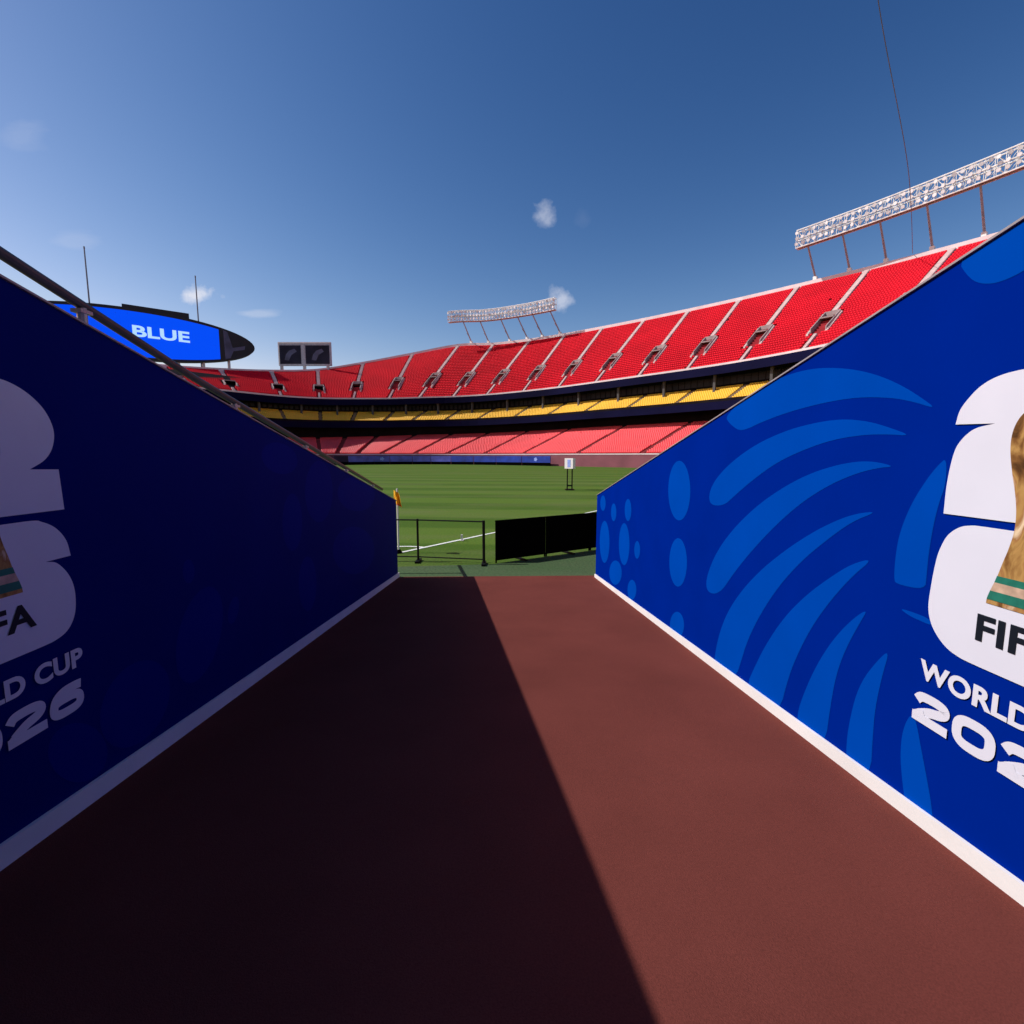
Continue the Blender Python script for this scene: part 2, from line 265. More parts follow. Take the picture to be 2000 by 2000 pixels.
def smooth_outline(P, sub=6, corner=48):
    # rounds the gentle bends of an outline and keeps its sharp corners
    P = [np.array(p, float) for p in P]; n = len(P); sharp = []
    for i in range(n):
        a = P[i] - P[i-1]; b = P[(i+1) % n] - P[i]
        ang = abs(math.degrees(math.atan2(a[0]*b[1]-a[1]*b[0], a @ b))); sharp.append(ang > corner)
    out = []
    for i in range(n):
        b, c = P[i], P[(i+1) % n]
        a = b - (c - b) if sharp[i] else P[i-1]; d = c + (c - b) if sharp[(i+1) % n] else P[(i+2) % n]
        if np.linalg.norm(c - b) > .25: out.append(b); continue
        for j in range(sub):
            t = j / sub; out.append(0.5*((2*b)+(-a+c)*t+(2*a-5*b+4*c-d)*t*t+(-a+3*b-3*c+d)*t**3))
    return [tuple(p) for p in out]
SWIRLS = [
    [(-6.028,3.030),(-5.938,3.100),(-6.224,3.207),(-6.623,3.299),(-6.929,3.330),(-7.195,3.326),(-7.428,3.292),(-7.633,3.243),(-7.816,3.180),(-7.981,3.101),(-8.102,3.027),(-8.204,2.957),(-8.063,3.008),(-7.911,3.047),(-7.651,3.080),(-7.341,3.079),(-6.960,3.053),(-6.587,3.003),(-6.371,2.959),(-6.211,2.953)],
    [(-8.069,2.833),(-7.930,2.881),(-7.759,2.930),(-7.527,2.961),(-7.236,2.951),(-6.917,2.913),(-6.535,2.828),(-6.154,2.692),(-5.845,2.534),(-5.679,2.387),(-5.665,2.269),(-5.776,2.229),(-6.020,2.263),(-6.190,2.360),(-6.495,2.521),(-6.852,2.681),(-7.205,2.780),(-7.479,2.834),(-7.732,2.853),(-7.918,2.847)],
    [(-7.984,2.671),(-7.837,2.697),(-7.694,2.696),(-7.497,2.667),(-7.226,2.598),(-6.906,2.472),(-6.557,2.294),(-6.181,2.042),(-5.878,1.766),(-5.695,1.488),(-5.699,1.343),(-5.872,1.340),(-6.062,1.441),(-6.227,1.621),(-6.490,1.869),(-6.816,2.140),(-7.146,2.374),(-7.425,2.523),(-7.665,2.615),(-7.857,2.661)],
    [(-7.893,2.416),(-7.729,2.385),(-7.557,2.320),(-7.320,2.201),(-7.017,2.014),(-6.686,1.776),(-6.371,1.490),(-6.136,1.198),(-5.998,0.894),(-5.951,0.614),(-6.108,0.568),(-6.411,0.734),(-6.477,0.894),(-6.570,1.141),(-6.758,1.448),(-6.987,1.741),(-7.241,1.992),(-7.486,2.183),(-7.697,2.332)],
    [(-7.890,2.144),(-7.725,2.076),(-7.555,1.955),(-7.318,1.765),(-7.072,1.516),(-6.852,1.213),(-6.704,0.954),(-6.595,0.738),(-6.781,0.589),(-7.095,0.763),(-7.176,1.096),(-7.286,1.353),(-7.412,1.584),(-7.571,1.808),(-7.734,2.000)],
    [(-7.880,1.840),(-7.780,1.757),(-7.638,1.589),(-7.506,1.380),(-7.388,1.129),(-7.289,0.836),(-7.386,0.684),(-7.615,0.812),(-7.636,1.126),(-7.666,1.342),(-7.727,1.534),(-7.821,1.729)],
    [(-8.058,1.667),(-7.979,1.570),(-7.876,1.397),(-7.822,1.211),(-7.793,0.940),(-7.830,0.783),(-8.006,0.876),(-7.995,1.124),(-7.994,1.290),(-8.021,1.494)],
    [(-8.226,1.390),(-8.186,1.273),(-8.186,1.136),(-8.210,1.016),(-8.243,0.902),(-8.283,0.743),(-8.428,0.839),(-8.395,0.992),(-8.348,1.126),(-8.302,1.251),(-8.260,1.370)],
    [(-8.283,2.721),(-8.244,2.688),(-8.188,2.618),(-8.108,2.484),(-8.053,2.331),(-8.037,2.203),(-8.040,2.064),(-8.058,2.037),(-8.238,2.054),(-8.238,2.127),(-8.237,2.243),(-8.247,2.383),(-8.265,2.499),(-8.292,2.590)],
    [(-8.092,1.914),(-8.185,1.920),(-8.280,1.918),(-8.296,1.888),(-8.244,1.889),(-8.160,1.893)],
    [(-8.226,3.650),(-8.307,3.530),(-8.376,3.485),(-8.453,3.469),(-8.561,3.485),(-8.646,3.538),(-8.704,3.624),(-8.702,3.785),(-8.495,3.720)],
    [(-5.181,2.340),(-5.156,2.164),(-5.047,2.021),(-4.876,1.950),(-4.683,1.975),(-4.522,2.098),(-4.446,2.288),(-4.481,2.485),(-4.613,2.629),(-4.797,2.681),(-4.981,2.635),(-5.118,2.510)],
    [(-5.170,1.516),(-5.149,1.364),(-5.061,1.232),(-4.924,1.154),(-4.770,1.154),(-4.644,1.238),(-4.584,1.386),(-4.610,1.552),(-4.713,1.688),(-4.860,1.754),(-5.007,1.739),(-5.118,1.652)],
    [(-5.160,0.770),(-5.140,0.680),(-5.065,0.590),(-4.954,0.524),(-4.832,0.501),(-4.735,0.529),(-4.692,0.603),(-4.717,0.700),(-4.801,0.793),(-4.918,0.855),(-5.035,0.871),(-5.123,0.839)],
    [(-2.779,1.853),(-2.762,1.758),(-2.694,1.680),(-2.591,1.641),(-2.481,1.652),(-2.393,1.712),(-2.353,1.806),(-2.373,1.906),(-2.446,1.984),(-2.552,2.019),(-2.660,2.004),(-2.742,1.943)],
    [(-1.780,1.700),(-1.761,1.613),(-1.691,1.542),(-1.587,1.505),(-1.475,1.513),(-1.387,1.566),(-1.348,1.650),(-1.370,1.740),(-1.445,1.812),(-1.552,1.846),(-1.661,1.833),(-1.744,1.780)],
    [(-1.292,1.062),(-1.257,0.841),(-1.114,0.651),(-0.894,0.543),(-0.651,0.550),(-0.454,0.679),(-0.363,0.896),(-0.408,1.138),(-0.573,1.331),(-0.805,1.423),(-1.038,1.396),(-1.214,1.263)],
    [(-2.728,1.280),(-2.702,1.093),(-2.592,0.935),(-2.422,0.846),(-2.233,0.855),(-2.079,0.965),(-2.007,1.148),(-2.039,1.351),(-2.165,1.512),(-2.345,1.588),(-2.527,1.564),(-2.665,1.451)],
    [(-3.324,1.301),(-3.311,1.228),(-3.259,1.165),(-3.182,1.129),(-3.099,1.131),(-3.034,1.171),(-3.004,1.239),(-3.019,1.315),(-3.073,1.379),(-3.152,1.412),(-3.234,1.407),(-3.296,1.367)],
    [(-0.875,1.780),(-0.850,1.696),(-0.763,1.627),(-0.636,1.591),(-0.501,1.598),(-0.395,1.648),(-0.350,1.729),(-0.378,1.816),(-0.472,1.886),(-0.603,1.919),(-0.735,1.908),(-0.833,1.857)],
    [(-2.282,0.692),(-2.235,0.567),(-2.079,0.442),(-1.848,0.349),(-1.598,0.314),(-1.399,0.352),(-1.315,0.456),(-1.374,0.594),(-1.556,0.725),(-1.801,0.811),(-2.039,0.832),(-2.212,0.788)],
    [(-3.195,0.640),(-3.171,0.551),(-3.085,0.464),(-2.958,0.403),(-2.821,0.385),(-2.714,0.417),(-2.667,0.492),(-2.696,0.588),(-2.791,0.677),(-2.923,0.735),(-3.055,0.746),(-3.154,0.712)],]
SWIRLS_SHADE = [
    [(-7.011,1.238),(-7.154,1.097),(-7.318,1.042),(-7.457,1.079),(-7.541,1.189),(-7.554,1.342),(-7.496,1.506),(-7.378,1.645),(-7.222,1.722),(-7.067,1.711),(-6.958,1.604),(-6.936,1.428)],
    [(-7.725,0.964),(-7.875,0.918),(-8.031,0.948),(-8.152,1.037),(-8.215,1.158),(-8.212,1.284),(-8.143,1.389),(-8.020,1.450),(-7.866,1.446),(-7.720,1.369),(-7.629,1.234),(-7.631,1.081)],
    [(-7.267,1.872),(-7.282,1.829),(-7.312,1.802),(-7.348,1.800),(-7.381,1.821),(-7.401,1.859),(-7.405,1.905),(-7.391,1.947),(-7.362,1.974),(-7.327,1.978),(-7.293,1.958),(-7.271,1.920)],
    [(-6.710,1.382),(-6.750,1.334),(-6.799,1.308),(-6.844,1.312),(-6.873,1.343),(-6.879,1.393),(-6.860,1.449),(-6.822,1.497),(-6.774,1.524),(-6.728,1.522),(-6.697,1.492),(-6.691,1.440)],
    [(-5.333,2.597),(-5.498,2.542),(-5.719,2.533),(-5.930,2.570),(-6.080,2.638),(-6.141,2.718),(-6.104,2.795),(-5.975,2.850),(-5.778,2.871),(-5.555,2.846),(-5.369,2.779),(-5.284,2.686)],
    [(-5.244,1.965),(-5.304,1.801),(-5.422,1.696),(-5.561,1.679),(-5.682,1.746),(-5.758,1.877),(-5.771,2.037),(-5.720,2.188),(-5.615,2.294),(-5.481,2.327),(-5.351,2.272),(-5.262,2.139)],
    [(-4.159,2.241),(-4.262,2.033),(-4.480,1.903),(-4.739,1.882),(-4.965,1.966),(-5.108,2.123),(-5.142,2.313),(-5.062,2.496),(-4.883,2.629),(-4.640,2.679),(-4.390,2.621),(-4.209,2.461)],
    [(-1.996,1.898),(-2.403,1.814),(-2.954,1.823),(-3.470,1.908),(-3.835,2.035),(-3.996,2.173),(-3.938,2.296),(-3.668,2.382),(-3.218,2.409),(-2.669,2.358),(-2.170,2.230),(-1.905,2.056)],
    [(-2.037,1.004),(-2.265,0.825),(-2.784,0.785),(-3.384,0.878),(-3.889,1.053),(-4.206,1.257),(-4.300,1.448),(-4.164,1.595),(-3.812,1.667),(-3.287,1.640),(-2.693,1.498),(-2.209,1.261)],
    [(-4.900,1.144),(-4.962,0.982),(-5.083,0.890),(-5.226,0.889),(-5.352,0.976),(-5.430,1.122),(-5.444,1.290),(-5.391,1.440),(-5.283,1.536),(-5.144,1.552),(-5.010,1.478),(-4.919,1.328)],
    [(-8.214,0.949),(-8.292,0.934),(-8.386,0.975),(-8.470,1.056),(-8.524,1.154),(-8.538,1.246),(-8.509,1.311),(-8.444,1.334),(-8.356,1.308),(-8.265,1.233),(-8.198,1.127),(-8.178,1.021)],]
# ------------------------------------------------------------------ ground, pitch
g = MB(); g.face([(-3000, -3000, -0.05), (3000, -3000, -0.05), (3000, 3000, -0.05), (-3000, 3000, -0.05)], M['ground']); g.build('ground', kind='structure')
FD = V((0.575, 0.818, 0))       # direction of the painted boundary line
FN = V((0.832, -0.555, 0))      # towards the tunnel
FLAG = V((-3.20, 13.52, 0))
g = MB(); g.face([(-90, 10.0, -0.006), (90, 10.0, -0.006), (90, 172, -0.006), (-90, 172, -0.006)], M['pitch']); g.build('pitch', kind='structure')

# ------------------------------------------------------------------ the ramp out of the tunnel
SLOPE_F, SLOPE_T = 0.0988, 0.2140
ER = V((1.8665, 10.635, 0)); EL = V((-2.5686, 10.757, 0))
S_BACK = -15.5
def zf(s): return -SLOPE_F * s
def zr(s): return 1.866 - SLOPE_T * s
def zl(s): return 1.732 - SLOPE_T * s
g = MB()
N = 24
def fl(s, w, dz=0.0): return EL + A * s + NR * w + V((0, 0, zf(s) + dz))
Wd = (ER - EL).dot(NR)
g.hexa([fl(S_BACK, -0.1, -2), fl(S_BACK, Wd+0.1, -2), fl(0.02, Wd+0.1, -0.3), fl(0.02, -0.1, -0.3), fl(S_BACK, -0.1), fl(S_BACK, Wd+0.1), fl(0.02, Wd+0.1, 0.006), fl(0.02, -0.1, 0.006)], M['floor'])
g.build('ramp_floor', kind='structure')
# short-pile apron between the ramp and the pitch
g = MB(); g.face([EL+A*0.02+NR*-6+V((0,0,-.002)), ER+A*0.02+NR*7+V((0,0,-.002)), V((8.5, 15.9, -.002)), V((2.57, 14.0, -.002)), V((-0.43, 12.1, -.002)), V((-3.4, 11.75, -.002)), V((-8.5, 11.6, -.002))], M['apron']); g.build('apron_turf', kind='structure')

PRINT = None
def wall_pt(side, s, z, off=0.0):
    if side == 'R': return ER + A * s - NR * off + V((0, 0, z))
    return EL + A * s + NR * off + V((0, 0, z))
SW = SWIRLS
def pattern(side, parent):
    zt = zr if side == 'R' else zl
    for P in (SW if side == 'R' else SWIRLS_SHADE):
        Q = chaikin(P if side == 'R' else [(s + .064, z) for s, z in P], 2)
        Q = [(s, min(max(z, zf(s) + 0.05), zt(s) - 0.004)) for s, z in Q]
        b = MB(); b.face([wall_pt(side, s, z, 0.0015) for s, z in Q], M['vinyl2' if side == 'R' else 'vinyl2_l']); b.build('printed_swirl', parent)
# big number, wordmark and generic cup, in metres: u across (0..0.92), z above the pitch
TWO = [(.045,2.876),(.06,2.94),(.10,2.995),(.15,3.04),(.22,3.07),(.32,3.082),(.60,3.082),(.70,3.066),(.79,3.02),(.86,2.95),(.895,2.86),(.88,2.775),(.83,2.71),(.746,2.664),
       (.90,2.660),(.909,2.452),(.03,2.452),(.032,2.60),(.05,2.735),(.08,2.80),(.14,2.85),(.23,2.869)]
SIX = [(.165,2.412),(.25,2.417),(.70,2.417),(.78,2.402),(.85,2.36),(.90,2.29),(.918,2.205),(.774,2.202),(.83,2.185),(.88,2.13),(.912,2.06),(.92,1.98),(.905,1.89),(.86,1.825),(.79,1.795),(.68,1.788),
       (.28,1.788),(.17,1.795),(.095,1.825),(.03,1.89),(0.0,1.975),(.004,2.10),(.014,2.20),(.028,2.27),(.06,2.345),(.11,2.392)]
CUPH = [(2.085,.150),(2.12,.145),(2.16,.130),(2.20,.118),(2.24,.108),(2.28,.098),(2.34,.082),(2.42,.068),(2.50,.070),(2.58,.084),(2.66,.104),(2.76,.122),(2.84,.118),(2.90,.088),(2.93,.035)]
def logo(side, parent):
    def P(u, z, off):
        if side == 'R': return wall_pt('R', -8.27 - u, z, off)
        return wall_pt('L', -9.066 + u, z, off)
    for nm, O in (('numeral_two', TWO), ('numeral_six', SIX)):
        b = MB(); b.face([P(u, z, 0.006) for u, z in smooth_outline([(u + (-.08 if u > .45 else 0), z) for u, z in O])], M['print_white']); b.build(nm, parent)
    o = smooth_outline([(.42 - h + .01, z) for z, h in CUPH] + [(.42 + h - .01, z) for z, h in reversed(CUPH)])
    b = MB(); b.face([P(u, z, 0.009) for u, z in o], M['gold']); cup = b.build('printed_cup', parent)
    for z0, z1, h0, h1, mm in ((2.105, 2.145, .137, .126, 'green_p'), (2.145, 2.185, .126, .112, 'tan_p'), (2.185, 2.215, .112, .104, 'green_p')):
        b = MB(); b.face([P(.42-h0, z0, .011), P(.42+h0, z0, .011), P(.42+h1, z1, .011), P(.42-h1, z1, .011)], M[mm]); b.build('printed_band', parent)
    def text(body, u0, u1, z0, z1, m, off, bold, name):
        me = text_mesh(body, bold, 1.03 if body == 'FIFA' else 1.04)
        co = np.array([v.co[:] for v in me.vertices]); mn = co.min(0); mx_ = co.max(0)
        for v in me.vertices:
            uu = u0 + (v.co.x - mn[0]) / (mx_[0] - mn[0]) * (u1 - u0); zz = z0 + (v.co.y - mn[1]) / (mx_[1] - mn[1]) * (z1 - z0)
            v.co = P(uu, zz, off)
        me.materials.clear(); me.materials.append(M[m]); link(name, me, parent)
    text('FIFA', .25, .61, 1.905, 2.028, 'print_black', .009, .03, 'lettering')
    text('WORLD CUP', -.012, .845, 1.602, 1.705, 'print_white', .007, .04, 'lettering')
    # the year in wide rounded digits
    t = .0235; CW, CH, Z0 = .2185, .158, 1.378
    def ribbon(mb, L, closed=False, off=.007):
        L = [np.array(p, float) for p in L]; n = len(L); a = []; c = []
        for i in range(n):
            d = (L[(i+1) % n] - L[i-1]) if closed else (L[min(i+1, n-1)] - L[max(i-1, 0)])
            d = d / np.linalg.norm(d); m = np.array([-d[1], d[0]]); a.append(L[i] + m * t); c.append(L[i] - m * t)
        if closed: a.append(a[0]); c.append(c[0])
        mb.strip([P(q[0], q[1], off) for q in a], [P(q[0], q[1], off) for q in c], M['print_white'])
    def ring(cx, cy, ax, ay):
        o = []
        for i in range(40):
            th = 2 * math.pi * i / 40; co, si = math.cos(th), math.sin(th)
            o.append((cx + ax * math.copysign(abs(co) ** .68, co), cy + ay * math.copysign(abs(si) ** .68, si)))
        return o
    for k, dg in enumerate('2026'):
        ox = -.03 + k * CW; mb = MB(); sh = lambda L: [(ox + x, Z0 + y) for x, y in L]
        if dg == '0': ribbon(mb, sh(ring(.100, .079, .078, .058)), True)
        if dg == '2':
            ribbon(mb, sh(catmull([(.020, .108), (.040, .130), (.075, .137), (.135, .137), (.172, .126), (.176, .104), (.150, .086), (.100, .072), (.060, .052), (.034, .036)], 4)))
            ribbon(mb, sh([(.001, .021), (.198, .021)]), False, .009); mb.face([P(q[0], q[1], .0095) for q in sh([(.001, .022), (.085, .022), (.060, .070), (.030, .060), (.006, .044), (.001, .036)])], M['print_white'])
        if dg == '6':
            ribbon(mb, sh(ring(.100, .057, .078, .036)), True)
            ribbon(mb, sh(catmull([(.188, .134), (.150, .1375), (.085, .134), (.040, .112), (.022, .075), (.022, .055)], 4)), False, .009)
        mb.build('numeral', parent)
def text_mesh(body, bold=0.0, space=1.0):
    cu = bpy.data.curves.new('lettering', 'FONT'); cu.body = body; cu.size = 1; cu.offset = bold; cu.space_character = space; cu.resolution_u = 6
    ob = bpy.data.objects.new('tmp', cu); COL.objects.link(ob)
    dg = bpy.context.evaluated_depsgraph_get(); dg.update()
    me = bpy.data.meshes.new_from_object(ob.evaluated_get(dg)); bpy.data.objects.remove(ob); bpy.data.curves.remove(cu)
    me.name = 'lettering'; return me
def tunnel_wall(side):
    zt = zr if side == 'R' else zl
    lab = ('sunlit tall blue tunnel wall printed with lighter swirls and a big white number, right of the ramp' if side == 'R'
           else 'deeply shaded blue tunnel wall with a handrail along its top, left of the ramp')
    t = thing('tunnel_wall', lab, 'wall', wall_pt(side, 0, 0), 'walls on either side of the ramp')
    b = MB(); S0, S1 = S_BACK, (0.0 if side == 'R' else -.04)
    b.hexa([wall_pt(side, S0, zf(S0)-.6, -.14), wall_pt(side, S1, -.3, -.14), wall_pt(side, S1, -.3, 0), wall_pt(side, S0, zf(S0)-.6, 0),
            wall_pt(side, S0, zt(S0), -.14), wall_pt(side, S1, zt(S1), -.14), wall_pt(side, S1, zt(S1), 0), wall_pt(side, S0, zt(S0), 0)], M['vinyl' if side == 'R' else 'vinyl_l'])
    b.build('wall_panel', t)
    h = .012; c = MB()
    c.hexa([wall_pt(side, S0, zt(S0)+.001, -.16), wall_pt(side, .01, zt(0)+.001, -.16), wall_pt(side, .01, zt(0)+.001, .012), wall_pt(side, S0, zt(S0)+.001, .012),
            wall_pt(side, S0, zt(S0)+h, -.16), wall_pt(side, .01, zt(0)+h, -.16), wall_pt(side, .01, zt(0)+h, .012), wall_pt(side, S0, zt(S0)+h, .012)], M['cap'])
    c.build('wall_cap', t)
    k = MB()
    k.hexa([wall_pt(side, S0, zf(S0)-.05, .001), wall_pt(side, .015, -.05, .001), wall_pt(side, .015, -.05, .022), wall_pt(side, S0, zf(S0)-.05, .022),
            wall_pt(side, S0, zf(S0)+.118, .001), wall_pt(side, .015, .105, .001), wall_pt(side, .015, .105, .022), wall_pt(side, S0, zf(S0)+.118, .022)], M['kerb'])
    k.build('skirting_board', t)
    pattern(side, t); logo(side, t)
    return t
WR = tunnel_wall('R'); WL = tunnel_wall('L')
# handrail carried on brackets above the left wall
hr = thing('handrail', 'dark handrail on posts running just behind the top of the shaded left tunnel wall', 'handrail', wall_pt('L', -7.25, -.05, -.6), None)
def rz(s): return zl(s) + .435 + .035 * max(0, -s - 6.05)
b = MB(); ss = [-15.4, -6.05, 1.2]
for i in range(len(ss)-1): b.tube(wall_pt('L', ss[i], rz(ss[i]), -.6), wall_pt('L', ss[i+1]+.005, rz(ss[i+1]+.005), -.6), .034, M['rail'], 12)
b.build('rail_tube', hr)
for s in np.arange(-14.85, 1.2, 1.9):
    b = MB(); b.tube(wall_pt('L', s, -.05, -.6), wall_pt('L', s, rz(s) - .02, -.6), .03, M['steel'], 10)
    b.box(wall_pt('L', s, rz(s) - .045, -.6), A*.05, NR*.036, V((0, 0, .012)), M['steel']); b.build('post', hr)

# unseen stand-in building added behind the camera to cut sky light on the ramp
y1 = -0.5
for nm, x0, x1, z0, z1 in (('sky_blocker_roof', -16, 16, 4.75, 16), ('sky_blocker_wall', -16, -2.62, -.04, 4.74), ('sky_blocker_wall', 2.72, 16, -.04, 4.74)):
    b = MB(); b.box(((x0+x1)/2, y1 - 8, (z0+z1)/2), ((x1-x0)/2, 0, 0), (0, 8, 0), (0, 0, (z1-z0)/2), M['concrete']); b.build(nm, kind='structure')

# ------------------------------------------------------------------ the grandstand bowl (left to right; rim point, front edge of upper deck)
ST = [((-106.,126.,26.2),(-92.5,114.,20.2)), ((-97.3,139.5,26.9),(-83.9,127.,20.2)), ((-88.9,152.6,28.2),(-76.4,137.,20.2)), ((-80.2,166.6,30.1),(-69.2,149.,20.4)), ((-70.4,181.0,32.9),(-62.3,160.5,21.1)),
      ((-57.6,193.2,37.6),(-53.6,167.8,21.8)), ((-40.0,200.8,42.6),(-42.6,171.9,22.3)), ((-22.,204.2,46.7),(-32.4,173.6,22.8)), ((-7.6,201.8,46.7),(-20.6,174.2,23.2)), ((6.6,195.2,46.7),(-8.6,172.,23.6)),
      ((19.4,186.7,46.7),(3.8,166.2,24.)), ((31.5,177.,46.7),(14.8,158.2,24.2)), ((43.5,166.6,46.7),(24.8,147.6,24.2)), ((54.4,156.4,46.7),(34.7,136.6,24.2)), ((65.2,145.6,46.7),(44.2,126.,24.2)),
      ((75.4,134.4,46.7),(52.6,115.2,24.2)), ((85.4,122.8,46.7),(59.8,103.,24.2)), ((94.8,110.4,46.7),(65.4,89.6,24.2)), ((103.2,97.,46.7),(70.2,75.,24.2)), ((110.,82.,46.7),(74.,60.,24.2))]
SUB = 4
RD = np.array(catmull([s[0] for s in ST], SUB)); UD = np.array(catmull([s[1] for s in ST], SUB)); TD = np.arange(len(RD)) / SUB
TMAX = TD[-1]
def itp(tab, t): t = np.atleast_1d(t); return np.stack([np.interp(t, TD, tab[:, k]) for k in range(3)], 1)
def Rt(t): return itp(RD, t)
def Ut(t): return itp(UD, t)
def nt_(t):
    d = Rt(t) - Ut(t); d[:, 2] = 0; return d / np.linalg.norm(d, axis=1)[:, None]
def at(t, o, z):            # offset o metres outward from the front edge of the upper deck, height z (array or number)
    p = Ut(t) + nt_(t) * o; p[:, 2] = z; return p
def rel(t): return Ut(t)[:, 2] - CZ
def clubF(t): return at(t, -5.0, CZ + .58 * rel(t))
def clubB(t): return at(t, 4.0, CZ + .765 * rel(t))
lowk = lambda t: np.interp(t, [3, 7, 12, 19], [.27, .335, .37, .37])
def lowB(t): return at(t, 0.5, CZ + lowk(t) * rel(t))
def lowF(t): return at(t, -21.5, CZ + 0.25)
stand = thing('grandstand', 'curving red and yellow seated stadium stand around the far side of the pitch', 'grandstand', (-20, 174, 0))
tt = TD
def terrace(fF, fB, rows, m, name):
    b = MB(); F = fF(tt); B = fB(tt); prev = None
    for j in range(rows):
        a = F + (B - F) * (j / rows); c = F + (B - F) * ((j + 1) / rows)
        c0 = c.copy(); c0[:, 2] = a[:, 2]; b.strip(a, c0, m); b.strip(c0, c, m)
    return b.build(name, stand)
UR, CR, LR = 32, 10, 26
terrace(Ut, Rt, UR, M['terrace'], 'upper_terrace'); terrace(clubF, clubB, CR, M['dark'], 'club_terrace'); terrace(lowF, lowB, LR, M['terrace'], 'lower_terrace')

BASE = np.array([[-.5,-.5,0],[.5,-.5,0],[.5,.5,0],[-.5,.5,0],[-.5,-.5,1],[.5,-.5,1],[.5,.5,1],[-.5,.5,1]])
BF = np.array([(0,3,2,1),(4,5,6,7),(0,1,5,4),(1,2,6,5),(2,3,7,6),(3,0,4,7)])
def seat_mesh(name, pos, nrm, m):
    n = len(pos); side = np.stack([nrm[:, 1], -nrm[:, 0], np.zeros(n)], 1); upv = np.array([0, 0, 1.])
    lean = nrm * .12
    vs_ = []
    for (w, d, h, off, z0) in ((.545, .44, .07, -.02, .38), (.545, .06, .46, .22, .42)):
        L = BASE[None] * np.array([w, d, h])
        p = pos[:, None, :] + side[:, None, :] * L[:, :, 0:1] + nrm[:, None, :] * (L[:, :, 1:2] + off) + upv * (L[:, :, 2:3] + z0)
        vs_.append(p)
    Vv = np.concatenate(vs_, 1).reshape(-1, 3)
    F = (BF[None, None] + np.arange(n * 2)[:, None, None].reshape(n, 2, 1, 1) * 8).reshape(-1, 4)
    me = bpy.data.meshes.new(name); me.vertices.add(len(Vv)); me.vertices.foreach_set('co', Vv.ravel())
    me.loops.add(F.size); me.loops.foreach_set('vertex_index', F.ravel().astype(np.int32))
    me.polygons.add(len(F)); me.polygons.foreach_set('loop_start', np.arange(0, F.size, 4, dtype=np.int32)); me.polygons.foreach_set('loop_total', np.full(len(F), 4, dtype=np.int32))
    me.materials.append(m); me.update(calc_edges=True); return me
def block(fF, fB, rows, t0, t1, m, name, gap, vom=None, pitch=.58):
    P = []; T = []
    for j in range(rows):
        fr = (j + .45) / rows
        ts = np.linspace(t0, t1, 13); a = fF(ts); c = fB(ts); pts = a + (c - a) * fr
        seg = np.linalg.norm(np.diff(pts[:, :2], axis=0), axis=1); cum = np.concatenate([[0], np.cumsum(seg)]); L = cum[-1]
        g0 = g1 = gap
        if vom and vom[0] < j / rows < vom[1]: g0 = g1 = vom[2]
        k = int((L - g0 - g1) / pitch)
        if k < 1: continue
        d = g0 + (L - g0 - g1 - k * pitch) / 2 + pitch * (np.arange(k) + .5)
        d = d[rng.random(k) > 0.0008]
        tq = np.interp(d, cum, ts)
        a = fF(tq); c = fB(tq); q = a + (c - a) * fr; q[:, 2] = a[:, 2] + (c[:, 2] - a[:, 2]) * (j / rows)
        P.append(q); T.append(tq)
    P = np.concatenate(P); T = np.concatenate(T); n = nt_(T)
    link(name, seat_mesh(name, P, n, m), stand, kind='stuff')
VOM = (.20, .42)
for i in range(len(ST) - 1):
    block(Ut, Rt, UR, i, i + 1, M['red'], 'red_seat_block', .75, (VOM[0]-.03, VOM[1]+.0, 2.2))
    block(clubF, clubB, CR, i, i + 1, M['yellow'], 'yellow_seat_block', .6)
LOW = [0, .8, 1.8, 2.8, 3.9, 4.7, 5.6, 6.8, 7.9, 9, 10.1, 11.3, 12.7, 14.1, 15.5, 17, 19]
for i in range(len(LOW) - 1): block(lowF, lowB, LR, LOW[i], LOW[i+1], M['red2'], 'lower_seat_block', .65)
# aisles: stairs standing proud of the terrace
def stair(fF, fB, rows, t, m, name, w, f0=0.0, f1=1.0, shift=0.0):
    b = MB(); n = V(nt_(t)[0]); s = V((n.y, -n.x, 0)); F = V(fF(t)[0]); B = V(fB(t)[0]); N2 = rows * 2
    for j in range(N2):
        fr = j / N2
        if fr < f0 or fr >= f1: continue
        p = F + (B - F) * ((j + .5) / N2); p.z = F.z + (B.z - F.z) * fr; dh = (B - F).z / N2; dl = math.hypot((B-F).x, (B-F).y) / N2
        b.box(p + s * shift + V((0, 0, dh/2 + .12)), s * w, n * dl * .5, V((0, 0, dh * .5 + .13)), m)
    return b.build(name, stand)
for i in range(len(ST)):
    stair(Ut, Rt, UR, i, M['aisle'], 'stairway', .52, VOM[1] - .01, 1.0)
    for sh in (-1.75, 1.75): stair(Ut, Rt, UR, i, M['aisle'], 'stairway', .22, VOM[0] - .03, VOM[1], sh)
    stair(Ut, Rt, UR, i, M['aisle'], 'stairway', .30, 0.0, VOM[0] - .03)
    stair(clubF, clubB, CR, i, M['aisle_club'], 'stairway', .45)
for t in LOW: stair(lowF, lowB, LR, t, M['aisle_low'], 'stairway', .55)
